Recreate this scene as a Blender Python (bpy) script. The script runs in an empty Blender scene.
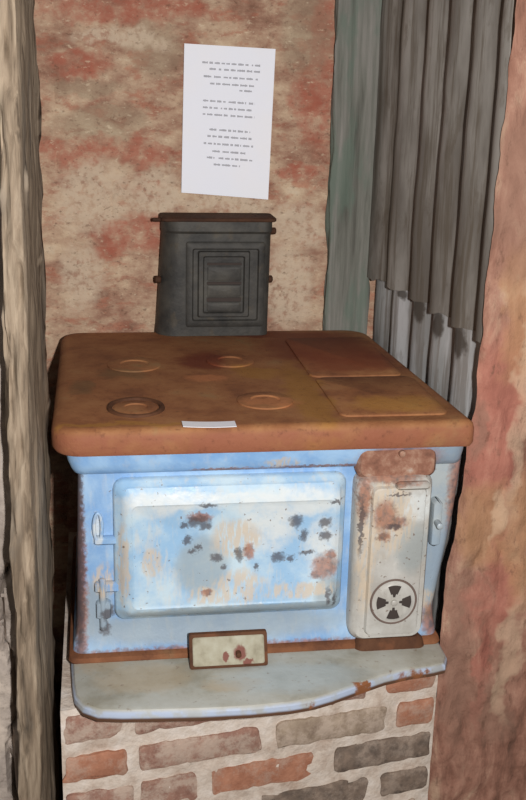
import bpy, bmesh, math, random
from mathutils import Vector, Matrix, noise
random.seed(7)
S = bpy.context.scene
COL = S.collection
FLOOR = -0.95          # the stove's hob is z = 0 while building; everything is lifted at the end
BACK = 0.731           # face of the back wall

# ------------------------------------------------------------------ helpers
def srgb(r, g, b):
    f = lambda c: (c/255/12.92) if c/255 <= .04045 else ((c/255+.055)/1.055)**2.4
    return (f(r), f(g), f(b), 1)

def link(name, bm, mats, parent=None, sharp=38, smooth=True):
    bmesh.ops.remove_doubles(bm, verts=bm.verts, dist=1e-6)
    bmesh.ops.recalc_face_normals(bm, faces=bm.faces)
    lim = math.radians(sharp)
    for f in bm.faces: f.smooth = smooth
    for e in bm.edges:
        if len(e.link_faces) == 2 and e.calc_face_angle(0) > lim: e.smooth = False
    me = bpy.data.meshes.new(name); bm.to_mesh(me); bm.free()
    for m in (mats if isinstance(mats, (list, tuple)) else [mats]): me.materials.append(m)
    o = bpy.data.objects.new(name, me); COL.objects.link(o)
    if parent: attach(o, parent)
    return o

def attach(o, parent):
    o.parent = parent
    o.matrix_parent_inverse = world_of(parent).inverted()

def world_of(o):
    m = Matrix.LocRotScale(o.location, o.rotation_euler, o.scale)
    if o.parent: m = world_of(o.parent) @ o.matrix_parent_inverse @ m
    return m

def thing(name, label, cat, loc, group=None):
    o = bpy.data.objects.new(name, None); COL.objects.link(o)
    o.empty_display_size = .05; o.location = loc
    return tag(o, label, cat, group)

def tag(o, label, cat, group=None):
    o['label'] = label; o['category'] = cat
    if group: o['group'] = group
    return o

def struct(o):
    o['kind'] = 'structure'; return o

def rr(a0, a1, b0, b1, r, n=6):
    """rounded rectangle outline, r a number or four radii (lo-lo, hi-lo, hi-hi, lo-hi)"""
    R = r if isinstance(r, (tuple, list)) else (r,)*4
    out = []
    for (cx, cy, q, s) in ((a0+R[0], b0+R[0], R[0], math.pi), (a1-R[1], b0+R[1], R[1], 1.5*math.pi),
                           (a1-R[2], b1-R[2], R[2], 0), (a0+R[3], b1-R[3], R[3], .5*math.pi)):
        for i in range(n+1):
            t = s + .5*math.pi*i/n
            out.append((cx+q*math.cos(t), cy+q*math.sin(t)))
    return out

def loft(bm, loops, cap0=True, cap1=True, mi=0, closed=True):
    V = [[bm.verts.new(p) for p in L] for L in loops]
    n = len(V[0])
    for A, B in zip(V, V[1:]):
        for i in range(n if closed else n-1):
            j = (i+1) % n
            f = bm.faces.new((A[i], A[j], B[j], B[i])); f.material_index = mi
    if cap0: bm.faces.new(V[0]).material_index = mi
    if cap1: bm.faces.new(V[-1]).material_index = mi

def panel(bm, L, mi=0, n=6):          # (x0,x1,z0,z1,r,y): nested outlines seen from the front
    loft(bm, [[(x, l[5], z) for x, z in rr(l[0], l[1], l[2], l[3], l[4], n)] for l in L], mi=mi)

def stack(bm, L, mi=0, n=6):          # (x0,x1,y0,y1,r,z): outlines piled up
    loft(bm, [[(x, y, l[5]) for x, y in rr(l[0], l[1], l[2], l[3], l[4], n)] for l in L], mi=mi)

def box(bm, x0, x1, y0, y1, z0, z1, b=.003, mi=0):
    r = max(b, .0004)
    stack(bm, [(x0+b, x1-b, y0+b, y1-b, r, z0), (x0, x1, y0, y1, r, z0+b),
               (x0, x1, y0, y1, r, z1-b), (x0+b, x1-b, y0+b, y1-b, r, z1)], mi, 2)

def ring(bm, c, u, v, a, b, rad, seg=40, sub=8, mi=0, arc=None):
    """tube swept around an ellipse with half axes a*u, b*v"""
    c, u, v = Vector(c), Vector(u), Vector(v); w = u.cross(v)
    loops = []
    for i in range(seg):
        t = 2*math.pi*i/seg
        p = c + u*a*math.cos(t) + v*b*math.sin(t)
        o = (u*math.cos(t) + v*math.sin(t)).normalized()
        loops.append([p + o*rad*math.cos(s*2*math.pi/sub) + w*rad*math.sin(s*2*math.pi/sub) for s in range(sub)])
    loops.append(loops[0])
    loft(bm, loops, False, False, mi)

def rod(bm, p, q, r0, r1=None, seg=14, mi=0, dome=True):
    p, q = Vector(p), Vector(q); d = (q-p).normalized(); r1 = r0 if r1 is None else r1
    u = d.orthogonal().normalized(); v = d.cross(u)
    st = [(p, r0*.6), (p+d*r0*.3, r0), (q-d*r1*.3, r1), (q, r1*.6)]
    loft(bm, [[c+u*r*math.cos(2*math.pi*k/seg)+v*r*math.sin(2*math.pi*k/seg) for k in range(seg)] for c, r in st], mi=mi)

def nz(x, y, z, s, o=3):
    return noise.fractal(Vector((x*s, y*s, z*s)), .9, 2.1, o)

# ------------------------------------------------------------------ material node helper
class Mat:
    def __init__(self, name, rough=.75, metal=0, spec=.3):
        self.m = bpy.data.materials.new(name); self.m.use_nodes = True
        self.t = self.m.node_tree; self.n = self.t.nodes; self.l = self.t.links
        self.b = self.n['Principled BSDF']
        self.b.inputs['Roughness'].default_value = rough
        self.b.inputs['Metallic'].default_value = metal
        self.b.inputs['Specular IOR Level'].default_value = spec
        self.P = self.n.new('ShaderNodeTexCoord').outputs['Object']
        self._xyz = {}
    def put(self, sock, v):
        if isinstance(v, bpy.types.NodeSocket): self.l.new(v, sock)
        else: sock.default_value = v
    def mapv(self, scale=(1, 1, 1), loc=(0, 0, 0), vec=None):
        k = self.n.new('ShaderNodeMapping'); self.l.new(vec or self.P, k.inputs[0])
        k.inputs['Scale'].default_value = scale; k.inputs['Location'].default_value = loc
        return k.outputs[0]
    def noise(self, scale, detail=4, rough=.6, vec=None, out='Fac', dist=0):
        k = self.n.new('ShaderNodeTexNoise'); self.l.new(vec or self.P, k.inputs['Vector'])
        k.inputs['Scale'].default_value = scale; k.inputs['Detail'].default_value = detail
        k.inputs['Roughness'].default_value = rough; k.inputs['Distortion'].default_value = dist
        return k.outputs[out]
    def ramp(self, fac, stops, interp='LINEAR'):
        k = self.n.new('ShaderNodeValToRGB'); self.put(k.inputs[0], fac); e = k.color_ramp
        e.interpolation = interp
        while len(e.elements) < len(stops): e.elements.new(.5)
        for el, (p, c) in zip(e.elements, stops): el.position = p; el.color = c
        return k.outputs[0]
    def mix(self, fac, a, b, mode='MIX'):
        k = self.n.new('ShaderNodeMix'); k.data_type = 'RGBA'; k.blend_type = mode
        self.put(k.inputs[0], fac); self.put(k.inputs[6], a); self.put(k.inputs[7], b)
        return k.outputs[2]
    def math(self, op, a, b=0.0):
        k = self.n.new('ShaderNodeMath'); k.operation = op
        self.put(k.inputs[0], a); self.put(k.inputs[1], b); return k.outputs[0]
    def rng(self, v, a, b, c=0, d=1):
        k = self.n.new('ShaderNodeMapRange'); k.interpolation_type = 'SMOOTHSTEP'
        self.put(k.inputs[0], v)
        for i, q in enumerate((a, b, c, d)): k.inputs[i+1].default_value = q
        return k.outputs[0]
    def warp(self, scale, amt):
        k = self.n.new('ShaderNodeVectorMath'); k.operation = 'MULTIPLY_ADD'
        self.l.new(self.noise(scale, 3, .65, out='Color'), k.inputs[0])
        k.inputs[1].default_value = (amt,)*3
        o = self.n.new('ShaderNodeVectorMath'); o.operation = 'SUBTRACT'
        self.l.new(self.P, o.inputs[0]); o.inputs[1].default_value = (amt/2,)*3
        self.l.new(o.outputs[0], k.inputs[2]); return k.outputs[0]
    def sep(self, vec):
        if vec not in self._xyz:
            k = self.n.new('ShaderNodeSeparateXYZ'); self.l.new(vec, k.inputs[0]); self._xyz[vec] = k.outputs
        return self._xyz[vec]
    def blobs(self, vec, B, ax='xz', soft=.45):
        """one mask for a list of (a, b, ra, rb) patches"""
        s = self.sep(vec); A, C = s['xyz'.index(ax[0])], s['xyz'.index(ax[1])]; out = None
        for a, b, ra, rb in B:
            p = self.math('DIVIDE', self.math('SUBTRACT', A, a), ra)
            q = self.math('DIVIDE', self.math('SUBTRACT', C, b), rb)
            d = self.math('ADD', self.math('MULTIPLY', p, p), self.math('MULTIPLY', q, q))
            k = self.rng(d, 1+soft, 1-soft)
            out = k if out is None else self.math('MAXIMUM', out, k)
        return out
    def bump(self, h, dist, strength=1):
        k = self.n.new('ShaderNodeBump'); k.inputs['Distance'].default_value = dist
        k.inputs['Strength'].default_value = strength; self.l.new(h, k.inputs['Height'])
        self.l.new(k.outputs[0], self.b.inputs['Normal'])
    def done(self, col, rough=None):
        self.put(self.b.inputs['Base Color'], col)
        if rough is not None: self.put(self.b.inputs['Roughness'], rough)
        return self.m

# ------------------------------------------------------------------ materials
def m_rust(name='rusted_iron', tone=1.0):
    k = Mat(name, .8)
    c = lambda r, g, b: srgb(r*tone, g*tone, b*tone)
    f = k.noise(9, 6, .65)
    col = k.ramp(f, [(.28, c(92, 58, 42)), (.45, c(134, 84, 54)), (.6, c(154, 100, 66)), (.75, c(150, 116, 82))])
    g = k.noise(60, 4, .7)
    col = k.mix(k.rng(g, .52, .72, 0, .45), col, c(88, 48, 34))
    h = k.noise(22, 3, .6, vec=k.mapv((1, 1, 1), (3, 5, 1)))
    col = k.mix(k.rng(h, .58, .7, 0, .5), col, c(190, 118, 76))
    k.bump(k.noise(140, 4, .7), .0012)
    return k.done(col)

def m_hob():
    k = Mat('rusted_hob_iron', .72)
    f = k.noise(8, 6, .65)
    col = k.ramp(f, [(.3, srgb(112, 70, 48)), (.45, srgb(142, 93, 60)), (.58, srgb(158, 110, 72)), (.74, srgb(148, 120, 82))])
    w = k.warp(14, .09)
    col = k.mix(k.math('MULTIPLY', k.blobs(w, [(.56, .52, .13, .16), (.60, .40, .10, .09), (.30, .42, .05, .06), (.5, .65, .16, .03)], 'xy', .7), .75), col, srgb(112, 50, 32))
    col = k.mix(k.math('MULTIPLY', k.blobs(w, [(.47, .17, .035, .22), (.12, .02, .14, .012), (.40, .33, .05, .05), (.62, .09, .09, .05)], 'xy', .7), .6), col, srgb(164, 118, 54))
    col = k.mix(k.math('MULTIPLY', k.blobs(w, [(.13, .34, .05, .03), (.05, .25, .025, .04)], 'xy', .7), .5), col, srgb(100, 84, 58))
    col = k.mix(k.math('MULTIPLY', k.blobs(w, [(.39, .13, .05, .035), (.3, .3, .04, .03)], 'xy', .7), .6), col, srgb(196, 128, 84))
    rim = k.math('MULTIPLY', k.rng(k.sep(k.P)[2], -.004, -.016), k.rng(k.noise(18, 4), .3, .6, .35, .85))
    col = k.mix(rim, col, srgb(142, 86, 64))
    g = k.noise(75, 4, .7)
    col = k.mix(k.rng(g, .54, .72, 0, .45), col, srgb(92, 52, 36))
    k.bump(k.noise(120, 4, .7), .0012)
    return k.done(col)

def enamel(name, base, light, chips_dark=(), chips_rust=(), tan=(), pale=(), grey=(), wear=.35, speck=.66):
    k = Mat(name, .42, 0, .4)
    f = k.noise(11, 5, .6)
    col = k.mix(k.rng(f, .4, .66, 0, 1), base, light)
    st = k.noise(26, 4, .6, vec=k.mapv((3.2, 3.2, .8)))
    col = k.mix(k.rng(st, .5, .72, 0, wear), col, srgb(202, 200, 192))
    w = k.warp(38, .022); w2 = k.warp(110, .022)
    if pale: col = k.mix(k.math('MULTIPLY', k.blobs(w, pale, soft=.6), k.rng(k.noise(40, 4), .3, .6, .35, .85)), col, srgb(208, 212, 210))
    if grey: col = k.mix(k.math('MULTIPLY', k.blobs(w, grey, soft=.6), .7), col, srgb(150, 158, 158))
    if tan: col = k.mix(k.math('MULTIPLY', k.blobs(w, tan, soft=.55), k.rng(k.noise(70, 4, .6, vec=k.mapv((2.5, 1, .5))), .38, .55, .05, .75)), col, srgb(198, 180, 156))
    sp = k.noise(120, 3, .6)
    col = k.mix(k.rng(sp, speck, speck+.06, 0, .8), col, srgb(112, 92, 78))
    if chips_rust: col = k.mix(k.math('MULTIPLY', k.blobs(w2, chips_rust, soft=.8), .8), col, k.ramp(k.noise(80, 3), [(.35, srgb(98, 66, 54)), (.6, srgb(158, 102, 76))]))
    if chips_dark: col = k.mix(k.math('MULTIPLY', k.blobs(w2, chips_dark, soft=.8), .78), col, srgb(74, 66, 68))
    k.bump(k.noise(45, 4, .6), .0012)
    return k.done(col, k.rng(f, .3, .7, .35, .6))

def dxz(px, py):    # spot on the oven door's plane
    return (.112+(px-118)*.001787, -.11-(py-482+(px-118)*.035)*.00195)
def spots(L): return [dxz(a, b)+(ra*.00179, rb*.00195) for a, b, ra, rb in L]

BLUE, BLUE2 = srgb(124, 162, 204), srgb(156, 186, 214)
oven_mat = enamel('worn_blue_enamel_oven_door', srgb(146, 182, 212), srgb(186, 206, 216), wear=.5, speck=.66,
    pale=spots([(180, 496, 62, 8), (290, 496, 60, 14), (325, 540, 20, 30), (150, 500, 28, 12), (265, 520, 26, 24), (230, 493, 110, 5)]),  # pale top bands paint the extra light on the upward-facing slope
    tan=spots([(234, 532, 24, 19), (238, 582, 27, 18), (150, 556, 10, 14), (205, 590, 20, 9), (122, 560, 6, 40), (300, 585, 40, 8)]),
    grey=spots([(230, 606, 120, 6), (200, 560, 26, 30), (330, 590, 14, 20)]),  # lowest band paints the dimmer, downward-facing slope of the door
    chips_dark=spots([(195, 515, 11, 5), (203, 519, 6, 4), (181, 519, 4, 3), (185, 533, 4, 5), (190, 545, 4, 3), (196, 541, 3, 3), (214, 551, 6, 4),
        (222, 561, 3, 3), (237, 548, 4, 7), (277, 551, 7, 5), (294, 515, 7, 6), (302, 529, 4, 6), (324, 516, 6, 5), (325, 529, 5, 5), (306, 546, 8, 2),
        (205, 499, 9, 2), (330, 592, 3, 9), (338, 596, 2, 10), (290, 552, 4, 3), (254, 560, 3, 4), (335, 496, 8, 1.5)]),
    chips_rust=spots([(326, 560, 13, 12), (318, 568, 7, 6), (197, 511, 12, 4), (331, 550, 6, 6), (247, 545, 5, 8), (205, 586, 5, 4)]))
body_mat = enamel('blue_enamel_body', BLUE, BLUE2, wear=.25, speck=.70,
    grey=[(.27, -.40, .26, .03), (.70, -.22, .05, .2), (.07, -.36, .03, .06)],
    pale=[(.70, -.15, .03, .08), (.075, -.2, .008, .03)],
    tan=[(.085, -.30, .02, .03), (.68, -.38, .03, .03)],
    chips_rust=[(.042, -.3, .012, .2), (.30, -.445, .4, .012), (.70, -.41, .02, .03), (.735, -.15, .02, .1)],
    chips_dark=[(.040, -.2, .010, .24), (.09, -.36, .012, .012), (.085, -.395, .01, .012)])
cornice_mat = enamel('blue_enamel_cornice', srgb(128, 170, 216), srgb(160, 196, 230), wear=.2, speck=.72,
    chips_rust=[(.615, -.075, .068, .04), (.30, -.088, .06, .004), (.47, -.087, .12, .004)],
    grey=[(.72, -.07, .05, .04)], tan=[(.40, -.075, .03, .01)])
fire_mat = enamel('cream_enamel_firebox_door', srgb(172, 168, 160), srgb(190, 188, 182), wear=.4, speck=.64,
    tan=[(.59, -.18, .05, .07), (.555, -.25, .015, .12)],
    pale=[(.65, -.16, .03, .03)], grey=[(.64, -.24, .03, .05)],
    chips_rust=[(.60, -.188, .026, .014), (.585, -.175, .02, .03), (.548, -.14, .012, .05), (.60, -.105, .05, .012), (.585, -.215, .012, .01)],
    chips_dark=[(.602, -.196, .014, .006), (.545, -.2, .004, .05), (.61, -.135, .02, .003)])
shelf_k = Mat('grey_enamel_shelf', .5)
_c = shelf_k.ramp(shelf_k.noise(12, 5, .6), [(.35, srgb(146, 142, 128)), (.5, srgb(166, 164, 153)), (.68, srgb(176, 176, 168))])
_c = shelf_k.mix(shelf_k.math('MULTIPLY', shelf_k.blobs(shelf_k.warp(16, .08), [(.15, -.05, .08, .05), (.08, .0, .04, .03), (.3, -.09, .05, .02)], 'xy', .7), .5), _c, srgb(172, 152, 122))
_c = shelf_k.mix(shelf_k.math('MULTIPLY', shelf_k.blobs(shelf_k.warp(16, .06), [(.42, -.08, .12, .05)], 'xy', .7), .5), _c, srgb(166, 180, 186))
_c = shelf_k.mix(shelf_k.rng(shelf_k.noise(60, 4, .7), .6, .7, 0, .6), _c, srgb(122, 104, 88))
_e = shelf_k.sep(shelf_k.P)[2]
_c = shelf_k.mix(shelf_k.math('MULTIPLY', shelf_k.rng(_e, -.452, -.458), shelf_k.rng(shelf_k.noise(30, 3), .38, .55, .35, 1)), _c, srgb(172, 184, 204))
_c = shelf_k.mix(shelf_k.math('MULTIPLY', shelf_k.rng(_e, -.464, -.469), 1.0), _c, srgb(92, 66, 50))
_c = shelf_k.mix(shelf_k.blobs(shelf_k.warp(60, .03), [(.66, -.085, .05, .014), (.44, -.165, .03, .012), (.55, -.11, .03, .008)], 'xy'), _c, srgb(134, 86, 56))
shelf_k.bump(shelf_k.noise(50, 4), .001)
shelf_mat = shelf_k.done(_c)

rust_mat, rust_dark = m_rust(), m_rust('dark_rusted_iron', .62)
rust_base, rust_cap = m_rust('brown_rusted_iron', .86), m_rust('near_black_rusted_iron', .5)
lk = Mat('pale_rust_lintel', .8)
lintel_mat = lk.done(lk.ramp(lk.noise(34, 5, .65), [(.3, srgb(104, 70, 56)), (.48, srgb(136, 94, 76)), (.6, srgb(158, 122, 102)), (.74, srgb(178, 166, 154))]))
hob_mat = m_hob()

flap_k = Mat('pale_green_flap_enamel', .6)
_c = flap_k.ramp(flap_k.noise(30, 4), [(.35, srgb(138, 131, 110)), (.5, srgb(160, 154, 133)), (.7, srgb(174, 171, 152))])
_c = flap_k.mix(flap_k.blobs(flap_k.warp(60, .02), [(.325, -.425, .012, .012), (.30, -.43, .006, .006), (.34, -.44, .01, .005)]), _c, srgb(120, 72, 60))
flap_mat = flap_k.done(_c)

soot_k = Mat('sooty_black_iron', .62, .2, .4)
_c = soot_k.ramp(soot_k.noise(14, 5, .6), [(.35, srgb(46, 45, 43)), (.5, srgb(64, 62, 58)), (.7, srgb(82, 79, 72))])
_c = soot_k.mix(soot_k.rng(soot_k.noise(30, 4), .58, .7, 0, .4), _c, srgb(84, 74, 58))
soot_k.bump(soot_k.noise(90, 4), .001)
soot_mat = soot_k.done(_c)
rk = Mat('brown_iron_ring', .8); ringk = rk.done(srgb(108, 92, 84))
slot_k = Mat('black_iron_slot', .9); slot_mat = slot_k.done(srgb(66, 58, 54))

paper_k = Mat('white_paper', .8, 0, .2)
paper_mat = paper_k.done(paper_k.mix(paper_k.rng(paper_k.noise(7, 3), .4, .7, 0, .35), srgb(238, 240, 248), srgb(244, 240, 238)))
ink_k = Mat('grey_print', .9, 0, .1); ink_mat = ink_k.done(srgb(172, 172, 178))

# back wall: flaking limewash over brick
k = Mat('weathered_back_brick', .92, 0, .15)
f = k.noise(9, 7, .7, vec=k.mapv((1, 1, 1.7)))
col = k.ramp(f, [(.28, srgb(124, 90, 74)), (.42, srgb(158, 122, 102)), (.52, srgb(182, 152, 128)), (.64, srgb(204, 180, 152)), (.8, srgb(214, 198, 174))])
w = k.warp(11, .10)
red = k.rng(k.noise(11, 6, .7, vec=k.mapv((1, 1, 2.2), (2.3, 0, .4))), .50, .62, 0, .6)
col = k.mix(red, col, k.ramp(k.noise(25, 4), [(.35, srgb(136, 78, 64)), (.65, srgb(182, 116, 92))]))
col = k.mix(k.math('MULTIPLY', k.blobs(w, [(.05, .587, .07, .022), (.05, .395, .06, .035), (.10, .41, .16, .02), (.19, .395, .05, .03), (.59, .62, .03, .2),
      (.20, .22, .07, .05), (.55, .36, .06, .02), (.15, .70, .2, .03), (.56, .52, .04, .06), (.12, .2, .05, .03)], soft=.6), k.rng(k.noise(40, 4), .3, .6, .2, .7)), col, srgb(168, 94, 76))
col = k.mix(k.math('MULTIPLY', k.blobs(w, [(.10, .46, .10, .04), (.07, .54, .08, .02), (.55, .66, .06, .08), (.22, .62, .06, .05)], soft=.7), .45), col, srgb(150, 136, 114))
col = k.mix(k.math('MULTIPLY', k.blobs(w, [(.08, .30, .09, .08), (.22, .31, .07, .05), (.55, .24, .07, .05), (.53, .10, .06, .10), (.38, .285, .1, .02), (.14, .64, .1, .02), (.05, .12, .05, .08)], soft=.7), k.rng(k.noise(60, 4), .35, .55, .25, .85)), col, srgb(204, 184, 160))
g = k.noise(70, 5, .7, vec=k.mapv((1, 1, 1.6)))
col = k.mix(k.rng(g, .56, .70, 0, .6), col, srgb(104, 78, 62))
g2 = k.noise(48, 5, .7, vec=k.mapv((1, 1, 2), (7, 1, 2)))
col = k.mix(k.rng(g2, .58, .7, 0, .6), col, srgb(216, 198, 170))
k.bump(k.noise(110, 5, .7), .003)
wall_mat = k.done(col)

# bricks and mortar of the plinth
def brick_mat(name, a, b, wash=.75):
    k = Mat(name, .92, 0, .15)
    col = k.ramp(k.noise(38, 5, .65), [(.33, a), (.66, b)])
    col = k.mix(k.rng(k.noise(20, 6, .75), .42, .62, .12, wash), col, srgb(190, 172, 156))
    k.bump(k.noise(120, 5, .7), .002)
    return k.done(col)
brick_mats = [brick_mat('brick_dusty_red', srgb(122, 82, 70), srgb(156, 114, 98)),
              brick_mat('brick_orange', srgb(146, 88, 62), srgb(176, 118, 90), .5),
              brick_mat('brick_grey_brown', srgb(124, 106, 90), srgb(160, 142, 122)),
              brick_mat('brick_burnt', srgb(70, 60, 54), srgb(124, 106, 92), .45)]
k = Mat('lime_mortar', .95, 0, .1)
col = k.ramp(k.noise(22, 5, .65), [(.3, srgb(176, 156, 140)), (.5, srgb(204, 190, 176)), (.7, srgb(218, 208, 198))])
k.bump(k.noise(100, 5), .003); mortar_mat = k.done(col)

# timber
def timber(name, dark, mid, light, extra=None, amt=.5):
    k = Mat(name, .88, 0, .15)
    v = k.mapv((30, 30, 1.6))
    f = k.noise(1.6, 6, .62, vec=v, dist=.4)
    col = k.ramp(f, [(.28, dark), (.47, mid), (.7, light)])
    if extra is not None: col = k.mix(k.rng(k.noise(7, 5, .6, vec=k.mapv((2, 2, .6))), .48, .62, 0, amt), col, extra)
    k.bump(f, .004)
    return k.done(col)
post_mat = timber('weathered_brown_timber', srgb(74, 64, 54), srgb(132, 116, 98), srgb(174, 157, 136), srgb(116, 108, 98))
stud_mat = timber('grey_green_timber', srgb(78, 76, 70), srgb(112, 112, 104), srgb(140, 136, 130), srgb(98, 114, 102), .6)

# corrugated iron
def iron(name, a, b, rust):
    k = Mat(name, .55, .2, .4)
    f = k.noise(7, 5, .6, vec=k.mapv((1, 1.4, .35)))
    col = k.mix(k.rng(f, .36, .64), a, b)
    col = k.mix(k.rng(k.noise(30, 5, .7, vec=k.mapv((1, 1, .3))), .54, .68, 0, .5), col, rust)
    st = k.noise(3, 5, .7, vec=k.mapv((1, 17, .7), (0, 2, 0)))
    col = k.mix(k.rng(st, .46, .62, 0, .7), col, rust)
    return k, col
k, col = iron('dull_corrugated_iron', srgb(112, 106, 99), srgb(150, 145, 138), srgb(92, 82, 70))
iron_up = k.done(col)
k, col = iron('dull_corrugated_iron_lower', srgb(150, 150, 148), srgb(190, 190, 190), srgb(118, 110, 102))
col = k.mix(k.math('MULTIPLY', k.blobs(k.warp(40, .03), [(.42, .108, .018, .026), (.30, .104, .018, .028), (.18, .096, .018, .032), (.53, .12, .012, .014)], 'yz', .6), .85), col, srgb(70, 62, 54))  # dark ovals along the lap paint the shaded gaps under the upper sheet
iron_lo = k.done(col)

# red limewashed pier
k = Mat('flaking_red_render', .9, 0, .15)
v = k.mapv((1, 1, .3))
f = k.noise(24, 6, .65, vec=v, dist=.5)
col = k.ramp(f, [(.3, srgb(104, 76, 64)), (.45, srgb(142, 102, 86)), (.57, srgb(162, 122, 104)), (.72, srgb(184, 154, 130))])
w = k.warp(12, .12)
col = k.mix(k.math('MULTIPLY', k.blobs(w, [(.80, .02, .05, .14), (.79, -.06, .05, .12), (.83, -.35, .03, .12), (.78, -.4, .02, .06), (.81, -.55, .012, .12)], soft=.8), .45), col, srgb(178, 106, 92))
col = k.mix(k.math('MULTIPLY', k.blobs(w, [(.79, -.22, .05, .09), (.86, -.25, .03, .14), (.82, .18, .04, .12)], soft=.8), .6), col, srgb(170, 130, 94))
col = k.mix(k.math('MULTIPLY', k.blobs(w, [(.82, .40, .08, .14), (.76, -.5, .03, .2), (.84, -.62, .05, .08), (.76, -.03, .015, .05)], soft=.8), .6), col, srgb(140, 108, 92))
col = k.mix(k.math('MULTIPLY', k.blobs(w, [(.86, -.5, .02, .12), (.82, -.2, .012, .04), (.84, .02, .02, .2)], soft=.8), .45), col, srgb(204, 178, 150))
g = k.noise(60, 5, .7, vec=k.mapv((1, 1, .5)))
col = k.mix(k.rng(g, .56, .72, 0, .6), col, srgb(104, 76, 62))
k.bump(k.noise(80, 5, .7, vec=k.mapv((1, 1, .6))), .004)
pier_mat = k.done(col)

# grey cracked render left of the post
k = Mat('grey_render', .92, 0, .15)
col = k.ramp(k.noise(14, 6, .65, vec=k.mapv((1, 1, .5))), [(.3, srgb(128, 116, 106)), (.5, srgb(166, 154, 144)), (.7, srgb(194, 180, 166))])
col = k.mix(k.rng(k.noise(60, 5, .7), .56, .7, 0, .5), col, srgb(96, 84, 74))
k.bump(k.noise(90, 5), .003); render_mat = k.done(col)
k = Mat('earth_floor', .95, 0, .1)
col = k.ramp(k.noise(10, 6, .65), [(.3, srgb(84, 70, 58)), (.7, srgb(136, 118, 100))])
k.bump(k.noise(40, 5), .01); floor_mat = k.done(col)

# ------------------------------------------------------------------ setting
def grid_wall(name, x0, x1, z0, z1, step, fn, mat, thick, skew=0):
    """rough wall face: fn(x, z) gives the face's point; closed with a box behind"""
    bm = bmesh.new(); nx = max(2, round((x1-x0)/step)); nzz = max(2, round((z1-z0)/step))
    V = [[bm.verts.new(fn(x0+(x1-x0)*i/nx, z0+(z1-z0)*j/nzz)) for i in range(nx+1)] for j in range(nzz+1)]
    for j in range(nzz):
        for i in range(nx): bm.faces.new((V[j][i], V[j][i+1], V[j+1][i+1], V[j+1][i]))
    rim = [V[0][i] for i in range(nx+1)] + [V[j][nx] for j in range(1, nzz+1)] + \
          [V[nzz][i] for i in range(nx-1, -1, -1)] + [V[j][0] for j in range(nzz-1, 0, -1)]
    far = [bm.verts.new((v.co.x+skew, thick, v.co.z)) for v in rim]
    for i in range(len(rim)):
        j = (i+1) % len(rim); bm.faces.new((rim[j], rim[i], far[i], far[j]))
    bm.faces.new(far)
    return struct(link(name, bm, mat, sharp=50))

def sst(a, b, t):
    t = min(1, max(0, (t-a)/(b-a))); return t*t*(3-2*t)

def back_face(x, z):
    h, L = .082, .238
    row = math.floor(z/h); fz = z/h-row
    fx = ((x+.5*L*(row % 2)) / L) % 1
    e = min(min(fz, 1-fz)*h, min(fx, 1-fx)*L)
    joint = sst(0, .009, e+.004*nz(x, 2, z, 30))
    d = (1-joint)*.004 + .004*nz(x, 0, z, 14) + .0025*nz(x, 1, z, 55)
    return (x, BACK+max(-.004, d), z)
grid_wall('wall_back', -.30, 1.05, FLOOR, 1.05, .0075, back_face, wall_mat, BACK+.11)

def crack_x(z): return -.083+.012*math.sin(z*23)+.02*nz(3.1, 0, z, 9, 4)
def left_face(x, z):
    d = .006*nz(x, 4, z, 9)+.003*nz(x, 5, z, 45)
    a = 1-sst(.0025, .007, abs(x-crack_x(z)))
    return (x, -.02+d+a*.028*sst(-.17, -.26, z), z)
grid_wall('wall_left', -.60, -.062, FLOOR, 1.05, .006, left_face, render_mat, BACK-.002)

def pier_face(u, z):
    xl = .752+.018*max(z, -.1)-.006*sst(.02, -.06, z)-.019*sst(-.10, -.40, z)
    x = xl+u
    d = .012*nz(x*2.2, 7, z*.7, 9)+.005*nz(x, 8, z*.6, 40)
    r = max(0, .016-u); d += r*r*30
    return (x+.004*nz(9, 0, z, 12), .030+max(-.012, d), z)
grid_wall('wall_right', 0, .55, FLOOR, 1.05, .0075, pier_face, pier_mat, .16, .07)

bm = bmesh.new(); bmesh.ops.create_grid(bm, x_segments=40, y_segments=60, size=1)
for v in bm.verts: v.co = Vector((.3+v.co.x*1.6, -1.0+v.co.y*2.0, FLOOR+.004*nz(v.co.x, v.co.y, 0, 5)-.004))
low = [bm.verts.new((.3+sx*1.6, -1.0+sy*2.0, FLOOR-.06)) for sx, sy in ((-1, -1), (1, -1), (1, 1), (-1, 1))]
bm.faces.new(low); struct(link('floor', bm, floor_mat))

# ------------------------------------------------------------------ timber
def post(name, outline, z0, z1, mat, rough, step=.012):
    bm = bmesh.new(); n = int((z1-z0)/step); loops = []
    for j in range(n+1):
        z = z0+(z1-z0)*j/n; t = (z-z0)/(z1-z0); L = []
        o = outline(t); cx = sum(p[0] for p in o)/len(o); cy = sum(p[1] for p in o)/len(o)
        for x, y in o:
            d = rough*nz(x*2.2, y*2.2, z*.35, 22, 4)
            L.append((x+(cx-x)*d*8, y+(cy-y)*d*4, z))
        loops.append(L)
    loft(bm, loops); return link(name, bm, mat, sharp=55)

def poly_round(P, per=14, k=1):
    """closed outline through corner points with softened corners, resampled"""
    out = []; m = len(P)
    for i in range(m):
        a, b = Vector(P[i]), Vector(P[(i+1) % m])
        for s in range(per): out.append(a.lerp(b, s/per))
    for _ in range(k): out = [(out[i-1]+out[i]*2+out[(i+1) % len(out)])/4 for i in range(len(out))]
    return [(p.x, p.y) for p in out]

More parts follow.
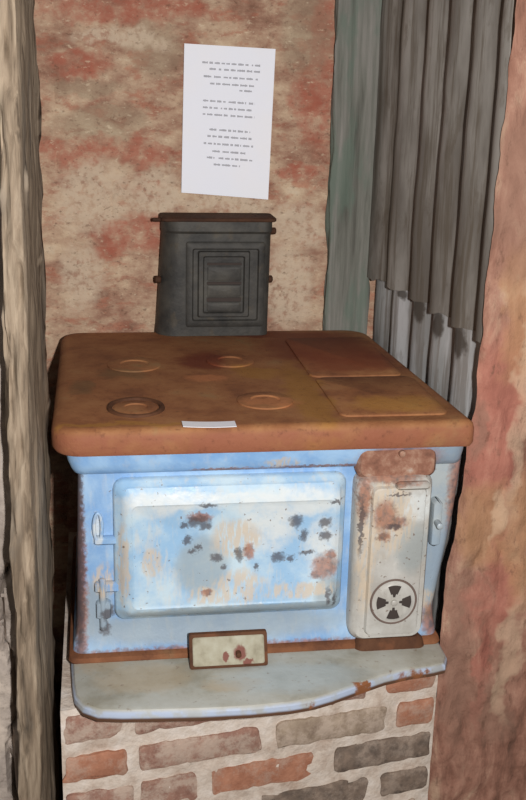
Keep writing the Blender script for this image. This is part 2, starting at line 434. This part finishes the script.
def left_outline(t):
    e = .024*(1-t)
    return poly_round([(-.048-e*.9, -.125), (-.017-e*.6, -.125), (-.0045-e*.15, .12), (-.061, .12)])
tag(post('timber_post', left_outline, FLOOR, 1.05, post_mat, .034),
    'weathered brown timber post at left of the blue stove', 'post')
def stud_outline(t):
    return poly_round([(.617-.002*t, .703), (.716-.002*t, .703), (.716-.002*t, .726), (.617-.002*t, .726)])
tag(post('timber_post', stud_outline, FLOOR, 1.05, stud_mat, .02),
    'grey green timber post in the corner between brick wall and corrugated iron', 'post')

bm = bmesh.new()           # low boards over the alcove, out of view, added to shade the wall tops
for i in range(14):
    box(bm, -.62+i*.13, -.62+i*.13+.126, -.9, BACK+.1, 1.055+.004*(i % 2), 1.08+.004*(i % 2), .003)
struct(link('unseen_ceiling', bm, timber('dark_ceiling_boards', srgb(60, 50, 42), srgb(92, 78, 64), srgb(120, 104, 88))))

# ------------------------------------------------------------------ corrugated iron
PITCH = .122
def sheet(name, z0, z1, x0, amp, phase, mat, ragged, bend):
    bm = bmesh.new(); ys = [.047+(.700-.047)*i/150 for i in range(151)]
    zs = [z0+(z1-z0)*j/40 for j in range(41)]
    V = []
    for j, z in enumerate(zs):
        R = []
        for y in ys:
            ph = 2*math.pi*(y-.070+phase+.006*z)/PITCH
            x = x0-.05*y-bend*sst(.45, .70, y)-amp*math.cos(ph)*(1-.75*sst(.56, .69, y))+.0025*nz(1, y, z, 5)
            zz = z
            if j < 2 and ragged: zz += (ragged*(.5-.5*math.cos(ph))+.005*nz(2, y, 0, 40))*(1 if j == 0 else .5)
            R.append(bm.verts.new((x, y, zz)))
        V.append(R)
    for A, B in zip(V, V[1:]):
        for i in range(len(ys)-1): bm.faces.new((A[i], A[i+1], B[i+1], B[i]))
    ext = bmesh.ops.extrude_face_region(bm, geom=bm.faces[:])
    for v in ext['geom']:
        if isinstance(v, bmesh.types.BMVert): v.co.x += .0015
    return link(name, bm, mat, sharp=60)
tag(sheet('corrugated_iron_sheet', .125, 1.05, .773, .0120, 0, iron_up, .004, .026),
    'tall dull grey corrugated iron sheet above the lap line, right of the brick wall', 'corrugated iron')
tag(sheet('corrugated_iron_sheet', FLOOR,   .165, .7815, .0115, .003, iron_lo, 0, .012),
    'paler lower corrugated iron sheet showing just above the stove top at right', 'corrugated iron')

# ------------------------------------------------------------------ brick plinth
def dense(P, step=.012):
    out = []
    for i, p in enumerate(P):
        q = P[(i+1) % len(P)]; n = max(1, round(math.dist(p, q)/step)) if math.dist(p, q) > .02 else 1
        out += [(p[0]+(q[0]-p[0])*t/n, p[1]+(q[1]-p[1])*t/n) for t in range(n)]
    return out
def plinth():
    bm = bmesh.new()
    x0, x1 = .006, .717
    fy = lambda x: -.108+.160*x
    top = -.476
    def pt(x, y, z): return (x, y, z)
    # mortar core with a rough front
    nx, nq = 90, 70; V = []
    for j in range(nq+1):
        z = FLOOR+(top-FLOOR)*j/nq
        V.append([bm.verts.new((x, fy(x)+.006+.004*nz(x, 3, z, 24), z)) for x in [x0+(x1-x0)*i/nx for i in range(nx+1)]])
    for j in range(nq):
        for i in range(nx): bm.faces.new((V[j][i], V[j][i+1], V[j+1][i+1], V[j+1][i])).material_index = 4
    rim = V[0][:] + [V[j][nx] for j in range(1, nq+1)] + V[nq][-2::-1] + [V[j][0] for j in range(nq-1, 0, -1)]
    far = [bm.verts.new((v.co.x, .65, v.co.z)) for v in rim]
    for i in range(len(rim)):
        j = (i+1) % len(rim); bm.faces.new((rim[j], rim[i], far[i], far[j])).material_index = 4
    bm.faces.new(far).material_index = 4
    rows = {-.516: [(.012, .11, 0), (.135, .34, 0), (.36, .57, 0), (.61, .711, 1)],
            -.596: [(.010, .118, 1), (.142, .366, 0), (.394, .612, 2), (.636, .711, 1)],
            -.673: [(.012, .13, 0), (.145, .245, 0), (.274, .468, 1), (.512, .712, 3)],
            -.748: [(.010, .1, 0), (.125, .34, 2), (.37, .585, 3), (.612, .711, 3)]}
    r = 5; zc = -.823
    while zc > FLOOR+.03:
        off = .11 if r % 2 else 0
        rows[zc] = [(max(.01, a), min(.716, a+.21), random.choice((0, 0, 1, 2))) for a in (-.1+off, .135+off, .37+off, .605+off) if min(.716, a+.21)-max(.01, a) > .03]
        zc -= .075; r += 1
    for z, B in rows.items():
        for a, b, mi in B:
            hh = .0265+random.uniform(-.002, .002); L = []
            tl = random.uniform(-.004, .004)
            pr = .004 if random.random() < .6 else .001
            for (ins, dy) in ((0, .03), (0, -pr*.4), (.005, -pr)):
                lp = []
                for x, q in [(a+(b-a)*.5+(x-a-(b-a)*.5)*(1-2*ins/(b-a)), z+(q-z)*(1-ins/hh)) for x, q in dense(rr(a, b, z-hh, z+hh, .008, 3))]:
                    # extra verts along edges come from the rounded corners; wobble the outline
                    lp.append((x+.005*nz(x, q, z, 45), fy(x)+.004+dy+.003*nz(x, 9, q, 30), q+tl*(x-a)/(b-a)+.005*nz(q, x, z, 40)))
                L.append(lp)
            loft(bm, L, mi=mi)
    o = link('brick_plinth', bm, brick_mats+[mortar_mat], sharp=50)
    return tag(o, 'low plinth of old red bricks in pale mortar under the stove', 'plinth')
plinth()

# ------------------------------------------------------------------ kitchen range
kr = thing('kitchen_range', 'blue and cream enamelled iron kitchen range with rusted top on brick plinth', 'stove', (.37, .30, -.476))

bm = bmesh.new()           # rusted hob slab with a soft rolled rim
R = (.055, .016, .06, .05)
def hobl(i, z):
    pts = rr(0+i, .743-i, -.010+i, .700-i, tuple(max(.004, q-i) for q in R), 8)
    return [(x-(.034*max(0, y)/.7 if x > .37 else 0)*min(1, max(0, (x-.37)/.3)), y, z) for x, y in pts]
loft(bm, [hobl(.014, -.050), hobl(.004, -.048), hobl(0, -.041), hobl(0, -.016), hobl(.003, -.006), hobl(.010, -.001), hobl(.018, 0)])
hob = link('hob', bm, hob_mat, kr)
bm = bmesh.new()
ring(bm, (.147, .110, .0), (1, 0, 0), (0, 1, 0), .047, .052, .0052, 56, 8)
link('boiling_ring', bm, rust_dark, hob)
def lid(cx, cy, r, h=.003):
    b = bmesh.new()
    P = [[(cx+q*math.cos(t*2*math.pi/48), cy+q*math.sin(t*2*math.pi/48), z) for t in range(48)] for q, z in ((r, -.002), (r, h), (r-.003, h+.001), (r*.55, h+.001), (r*.5, h-.0015), (r*.2, h-.0015))]
    loft(b, P); return b
for cx, cy, r in ((.147, .110, .040), (.385, .135, .052), (.155, .40, .055), (.355, .42, .05)):
    link('boiling_lid', lid(cx, cy, r, .0025 if r > .041 else .001), hob_mat, hob)
for a in ((.505, .705, .030, .275), (.500, .690, .285, .60)):
    bm = bmesh.new()
    stack(bm, [(*a, .02, -.002), (*a, .02, .003), (a[0]+.003, a[1]-.003, a[2]+.003, a[3]-.003, .018, .0045)])
    link('firebox_cover', bm, hob_mat, hob)

bm = bmesh.new()           # cove moulding under the hob
stack(bm, [(.041, .730, .031, .56, .014, -.094), (.036, .732, .022, .56, .02, -.090), (.031, .734, .013, .56, .026, -.080), (.026, .736, .007, .56, .03, -.066), (.023, .736, .000, .56, .03, -.046)])
link('cornice', bm, cornice_mat, kr)

bm = bmesh.new()           # body
stack(bm, [(.026, .712, .020, .56, .02, -.442), (.028, .711, .022, .56, .02, -.425), (.033, .708, .030, .56, .02, -.408),
           (.035, .708, .034, .56, .02, -.380), (.040, .733, .036, .56, .016, -.19), (.043, .739, .036, .56, .014, -.094), (.043, .739, .036, .56, .014, -.085)])
body = link('body', bm, body_mat, kr)
bm = bmesh.new()
stack(bm, [(.020, .716, .008, .56, .02, -.454), (.018, .718, .006, .56, .02, -.449), (.020, .716, .010, .56, .02, -.442), (.026, .712, .020, .56, .02, -.438)])
link('base_moulding', bm, rust_base, kr)

bm = bmesh.new()           # pillow-shaped oven door
D = (.103, .520, -.376, -.103)
def dl(i, y, r=.02): return (D[0]+i, D[1]-i, D[2]+i*.9, D[3]-i, r, y)
panel(bm, [dl(0, .038), dl(0, .028), dl(.004, .022, .018), dl(.010, .019, .016), dl(.013, .013, .016), (.128, .506, -.352, -.138, .014, .006), (.134, .500, -.346, -.146, .012, .004), (.137, .497, -.343, -.149, .012, .0065)])
door = link('oven_door', bm, oven_mat, kr)
bm = bmesh.new()
ring(bm, (.076, .026, -.192), (1, 0, 0), (0, 0, 1), .007, .026, .0035, 32, 8)
box(bm, .069, .115, .022, .040, -.226, -.212, .003)
h = link('hinge', bm, body_mat, door); 
bm = bmesh.new()
box(bm, .068, .112, .020, .040, -.318, -.300, .003); box(bm, .070, .096, .018, .040, -.372, -.335, .005)
rod(bm, (.082, .022, -.392), (.082, .022, -.29), .006)
link('hinge', bm, body_mat, door)

bm = bmesh.new()           # firebox door, a projecting rounded panel
F = (.534, .676, -.432, -.098)
panel(bm, [(*F, .026, .045), (*F, .026, .012), (F[0]+.003, F[1]-.003, F[2]+.003, F[3]-.003, .024, .005), (F[0]+.010, F[1]-.006, F[2]+.007, F[3]-.008, .02, -.001),
           (.560, .662, -.418, -.120, .014, -.002), (.563, .659, -.415, -.123, .012, -.009), (.567, .655, -.411, -.127, .011, -.0105)])
fd = link('firebox_door', bm, fire_mat, kr)
# round air regulator with four petal holes
bm = bmesh.new(); C0 = (.611, -.346); SEG = 64
rads = [.0, .007, .010, .016, .022, .028, .033, .037, .042]
def vp(r, t, y): return (C0[0]+r*math.cos(t), y, C0[1]+r*math.sin(t)*1.04)
W = [[bm.verts.new(vp(max(r, .0006), 2*math.pi*i/SEG, -.0150 if r < .037 else -.0125)) for i in range(SEG)] for r in rads]
for j in range(len(rads)-1):
    for i in range(SEG):
        t = (i+.5)/SEG*360; q = (t % 90); q = min(q, 90-q); mid = .5*(rads[j]+rads[j+1])
        if .010 <= mid <= .033 and q < (5 + 17*min(1, (mid-.008)/.012)): continue
        bm.faces.new((W[j][i], W[j][(i+1) % SEG], W[j+1][(i+1) % SEG], W[j+1][i]))
ring(bm, (C0[0], -.012, C0[1]), (1, 0, 0), (0, 0, 1), .0425, .044, .0022, 64, 6, 1)
loft(bm, [[vp(.036, 2*math.pi*i/SEG, -.0110) for i in range(SEG)], [vp(.036, 2*math.pi*i/SEG, -.0112) for i in range(SEG)]], mi=2)
rod(bm, (C0[0], -.010, C0[1]), (C0[0], -.021, C0[1]), .006)
link('air_regulator', bm, [fire_mat, ringk, slot_mat], fd)
bm = bmesh.new()
box(bm, .602, .664, -.020, -.004, -.124, -.110, .004)
link('catch', bm, fire_mat, fd)
bm = bmesh.new()
box(bm, .682, .700, .010, .045, -.250, -.160, .005); rod(bm, (.690, .012, -.2), (.690, -.012, -.2), .006)
link('latch', bm, body_mat, kr)
bm = bmesh.new()           # rusty rim above and foot below the firebox
panel(bm, [(.534, .680, -.110, -.048, .016, .045), (.534, .680, -.110, -.048, .016, .012), (.540, .674, -.104, -.054, .014, .003)])
rod(bm, (.612, .006, -.060), (.612, -.007, -.060), .006)
link('firebox_lintel', bm, lintel_mat, kr)
bm = bmesh.new()
stack(bm, [(.548, .682, -.002, .05, .016, -.456), (.546, .684, -.006, .05, .018, -.452), (.550, .680, -.002, .05, .016, -.438), (.556, .672, .004, .05, .014, -.430)])
link('firebox_foot', bm, rust_dark, kr)

bm = bmesh.new()           # hearth shelf with a serpentine front
front = [(.026, -.06), (.030, -.095), (.044, -.124), (.070, -.143), (.110, -.150), (.157, -.154), (.241, -.160), (.326, -.162), (.396, -.158), (.440, -.150), (.475, -.137), (.530, -.111), (.581, -.088), (.632, -.073), (.680, -.066), (.705, -.058), (.716, -.035)]
out = front+[(.718, .02), (.716, .2), (.026, .2), (.022, .02)]
def sh(s, z):
    c = Vector((.37, .06)); L = []
    for x, y in out:
        v = Vector((x, y))-c; n = v.normalized(); q = c+v-n*s; L.append((q.x, q.y, z))
    return L
loft(bm, [sh(.008, -.476), sh(.001, -.474), sh(0, -.468), sh(.001, -.458), sh(.006, -.452), sh(.014, -.450)])
link('hearth_shelf', bm, shelf_mat, kr, sharp=30)

bm = bmesh.new()           # ash flap leaning on the shelf in front of the body
def fl(x, z, off):          # tilted plate
    t = (z+.449)/.05
    return (x, -.030+.022*t-off, z)
for L, mi in (([(0, 0), (0, .008), (.002, .009), (.006, .009)], 1), ([(.0055, .0085), (.007, .0102), (.009, .0105)], 0)):
    loft(bm, [[fl(x, z, off) for x, z in rr(.234+i, .376-i, -.4485+i*.8, -.392-i*.8, .004, 4)] for i, off in L], mi=mi)
rod(bm, fl(.322, -.424, .008), fl(.322, -.424, .022), .005, mi=1)
link('ash_flap', bm, [flap_mat, rust_dark], kr)

# ------------------------------------------------------------------ black flue box at the back of the hob
fb = thing('flue_box', 'black sooty iron flue box standing at the back of the rusted stove top', 'flue box', (.345, .670, 0))
bm = bmesh.new()
stack(bm, [(.214, .470, .612, .690, (.045, .02, .01, .01), .0005), (.216, .470, .612, .690, (.045, .02, .01, .01), .02), (.229, .473, .616, .690, (.045, .02, .01, .01), .232), (.227, .475, .611, .690, (.045, .02, .01, .01), .238), (.228, .475, .611, .690, (.045, .02, .01, .01), .260)], n=10)
link('casing', bm, soot_mat, fb)
bm = bmesh.new()
panel(bm, [(.280, .458, .022, .215, .006, .630), (.280, .458, .022, .215, .006, .609), (.284, .454, .026, .211, .005, .606), (.294, .444, .036, .201, .005, .606), (.297, .441, .039, .198, .004, .611),
           (.306, .424, .044, .196, .004, .611), (.309, .421, .047, .193, .004, .605), (.318, .412, .054, .184, .004, .605), (.321, .409, .057, .181, .003, .610)])
fp = link('front_plate', bm, soot_mat, fb)
bm = bmesh.new()
for z0, z1 in ((.128, .160), (.092, .118), (.058, .078)):
    panel(bm, [(.328, .404, z0, z1, .003, .612), (.328, .404, z0, z1, .003, .606), (.332, .400, z0+.004, z1-.004, .002, .6045)])
link('damper_slide', bm, soot_mat, fp)
bm = bmesh.new()
for z0, z1 in ((.119, .126), (.080, .090), (.163, .169)): box(bm, .327, .405, .608, .612, z0, z1, .001)
link('damper_slot', bm, slot_mat, fp)
bm = bmesh.new()
stack(bm, [(.226, .480, .606, .694, .012, .260), (.224, .482, .604, .694, .012, .262), (.224, .482, .604, .694, .012, .267), (.227, .479, .607, .694, .010, .269)])
rod(bm, (.240, .625, .262), (.207, .625, .262), .0045)
link('cap', bm, rust_cap, fb)
for s, x in ((-1, .221), (1, .472)):
    bm = bmesh.new(); rod(bm, (x-s*.006, .64, .126), (x+s*.009, .64, .126), .0085)
    link('bolt', bm, rust_cap, fb)
bm = bmesh.new(); rod(bm, (.470, .64, .236), (.486, .64, .236), .008); link('bolt', bm, rust_cap, fb)

for o in fb.children:       # stands close to the wall
    o.data.transform(Matrix.Translation((0, .030, 0)))
    for c in o.children: c.data.transform(Matrix.Translation((0, .030, 0)))

# ------------------------------------------------------------------ paper notice on the brick wall
TL, TR, BR, BL = Vector((.281, .634)), Vector((.482, .628)), Vector((.474, .300)), Vector((.2755, .314))
def pp(u, v, lift=0):
    p = TL.lerp(TR, u).lerp(BL.lerp(BR, u), v)
    curl = .004*(2*u-1)**2*(.4+.6*v)+.003*abs(v-.5)**2
    return (p.x, BACK-.0055-curl-lift, p.y)
bm = bmesh.new(); nu, nv = 14, 20
V = [[bm.verts.new(pp(i/nu, j/nv)) for i in range(nu+1)] for j in range(nv+1)]
for j in range(nv):
    for i in range(nu): bm.faces.new((V[j][i], V[j][i+1], V[j+1][i+1], V[j+1][i]))
ext = bmesh.ops.extrude_face_region(bm, geom=bm.faces[:])
for v in ext['geom']:
    if isinstance(v, bmesh.types.BMVert): v.co.y += .0004
notice = tag(link('paper_notice', bm, paper_mat), 'white sheet of printed text fixed to the brick wall', 'notice')
# rows of print too small to read
rows = ((.115, .20, .84), (.155, .28, .84), (.205, .22, .82), (.25, .28, .80), (.285, .62, .76),
                (.365, .22, .80), (.41, .22, .78), (.455, .22, .80),
                (.555, .30, .76), (.60, .28, .78), (.65, .24, .80), (.70, .34, .72), (.745, .28, .80), (.79, .36, .66))
for k, (v, a, b) in enumerate(rows):
    if k in (0, 5, 8): bm = bmesh.new()
    u = a
    while u < b:
        wl = min(random.uniform(.03, .10), b-u)
        n = max(2, int(wl/.012))
        for i in range(n):           # broken strokes
            if random.random() < .06: continue
            u0, u1 = u+wl*i/n, u+wl*(i+.92)/n
            hh = random.choice((.006, .0085, .0072))
            bm.faces.new([bm.verts.new(pp(q, s, .0005)) for q, s in ((u0, v-hh), (u1, v-hh), (u1, v+hh*.7), (u0, v+hh*.7))])
        u += wl+.018
    if k in (4, 7, 13): link('printed_paragraph', bm, ink_mat, notice)

# small white paper strip on the front of the hob
bm = bmesh.new(); n = 12
c0, ux = Vector((.222, .013, .0012)), Vector((.091, -.006, 0))
V = []
for j in range(4):
    V.append([bm.verts.new(c0+ux*(i/n)+Vector((0, -.024+.030*j/3, .0015*(i/n*2-1)**2))) for i in range(n+1)])
for j in range(3):
    for i in range(n): bm.faces.new((V[j][i], V[j][i+1], V[j+1][i+1], V[j+1][i]))
ext = bmesh.ops.extrude_face_region(bm, geom=bm.faces[:])
for v in ext['geom']:
    if isinstance(v, bmesh.types.BMVert): v.co.z += .0008
tag(link('paper_strip', bm, paper_mat), 'small white paper strip lying on the front edge of the rusted stove top', 'paper')

# ------------------------------------------------------------------ camera, flash, dim room light
yaw, pit, rol, fpx = .158124, .2974956, .0267959, 1082.86
d = Vector((math.sin(yaw)*math.cos(pit), math.cos(yaw)*math.cos(pit), -math.sin(pit)))
r = d.cross(Vector((0, 0, 1))).normalized(); u = r.cross(d)
r2 = r*math.cos(rol)+u*math.sin(rol); u2 = u*math.cos(rol)-r*math.sin(rol)
cd = bpy.data.cameras.new('camera'); cam = bpy.data.objects.new('camera', cd); COL.objects.link(cam)
cam.matrix_world = Matrix(((r2.x, u2.x, -d.x, .0805359), (r2.y, u2.y, -d.y, -1.7503334), (r2.z, u2.z, -d.z, .587613), (0, 0, 0, 1)))
cd.sensor_fit = 'VERTICAL'; cd.sensor_height = 36; cd.sensor_width = 24; cd.lens = fpx/800*36; cd.clip_start = .02
S.camera = cam
ld = bpy.data.lights.new('camera_flash', 'AREA'); ld.shape = 'RECTANGLE'; ld.size = .035; ld.size_y = .055
ld.energy = 47; ld.color = (1, .98, .97)
fo = bpy.data.objects.new('camera_flash', ld); COL.objects.link(fo)
pos = cam.matrix_world.translation+r2*.17+u2*.02
aim = Vector((.36, .73, .25))
fo.location = pos; fo.rotation_euler = (pos-aim).to_track_quat('Z', 'Y').to_euler()
wd = bpy.data.worlds.new('world'); S.world = wd; wd.use_nodes = True
wd.node_tree.nodes['Background'].inputs[0].default_value = (1, .97, .93, 1)
wd.node_tree.nodes['Background'].inputs[1].default_value = .17
S.view_settings.view_transform = 'Standard'; S.view_settings.look = 'None'
S.view_settings.gamma = 1; S.view_settings.use_curve_mapping = False; S.view_settings.exposure = 0

for o in list(S.objects):       # floor to z = 0
    if o.parent is None: o.location.z -= FLOOR
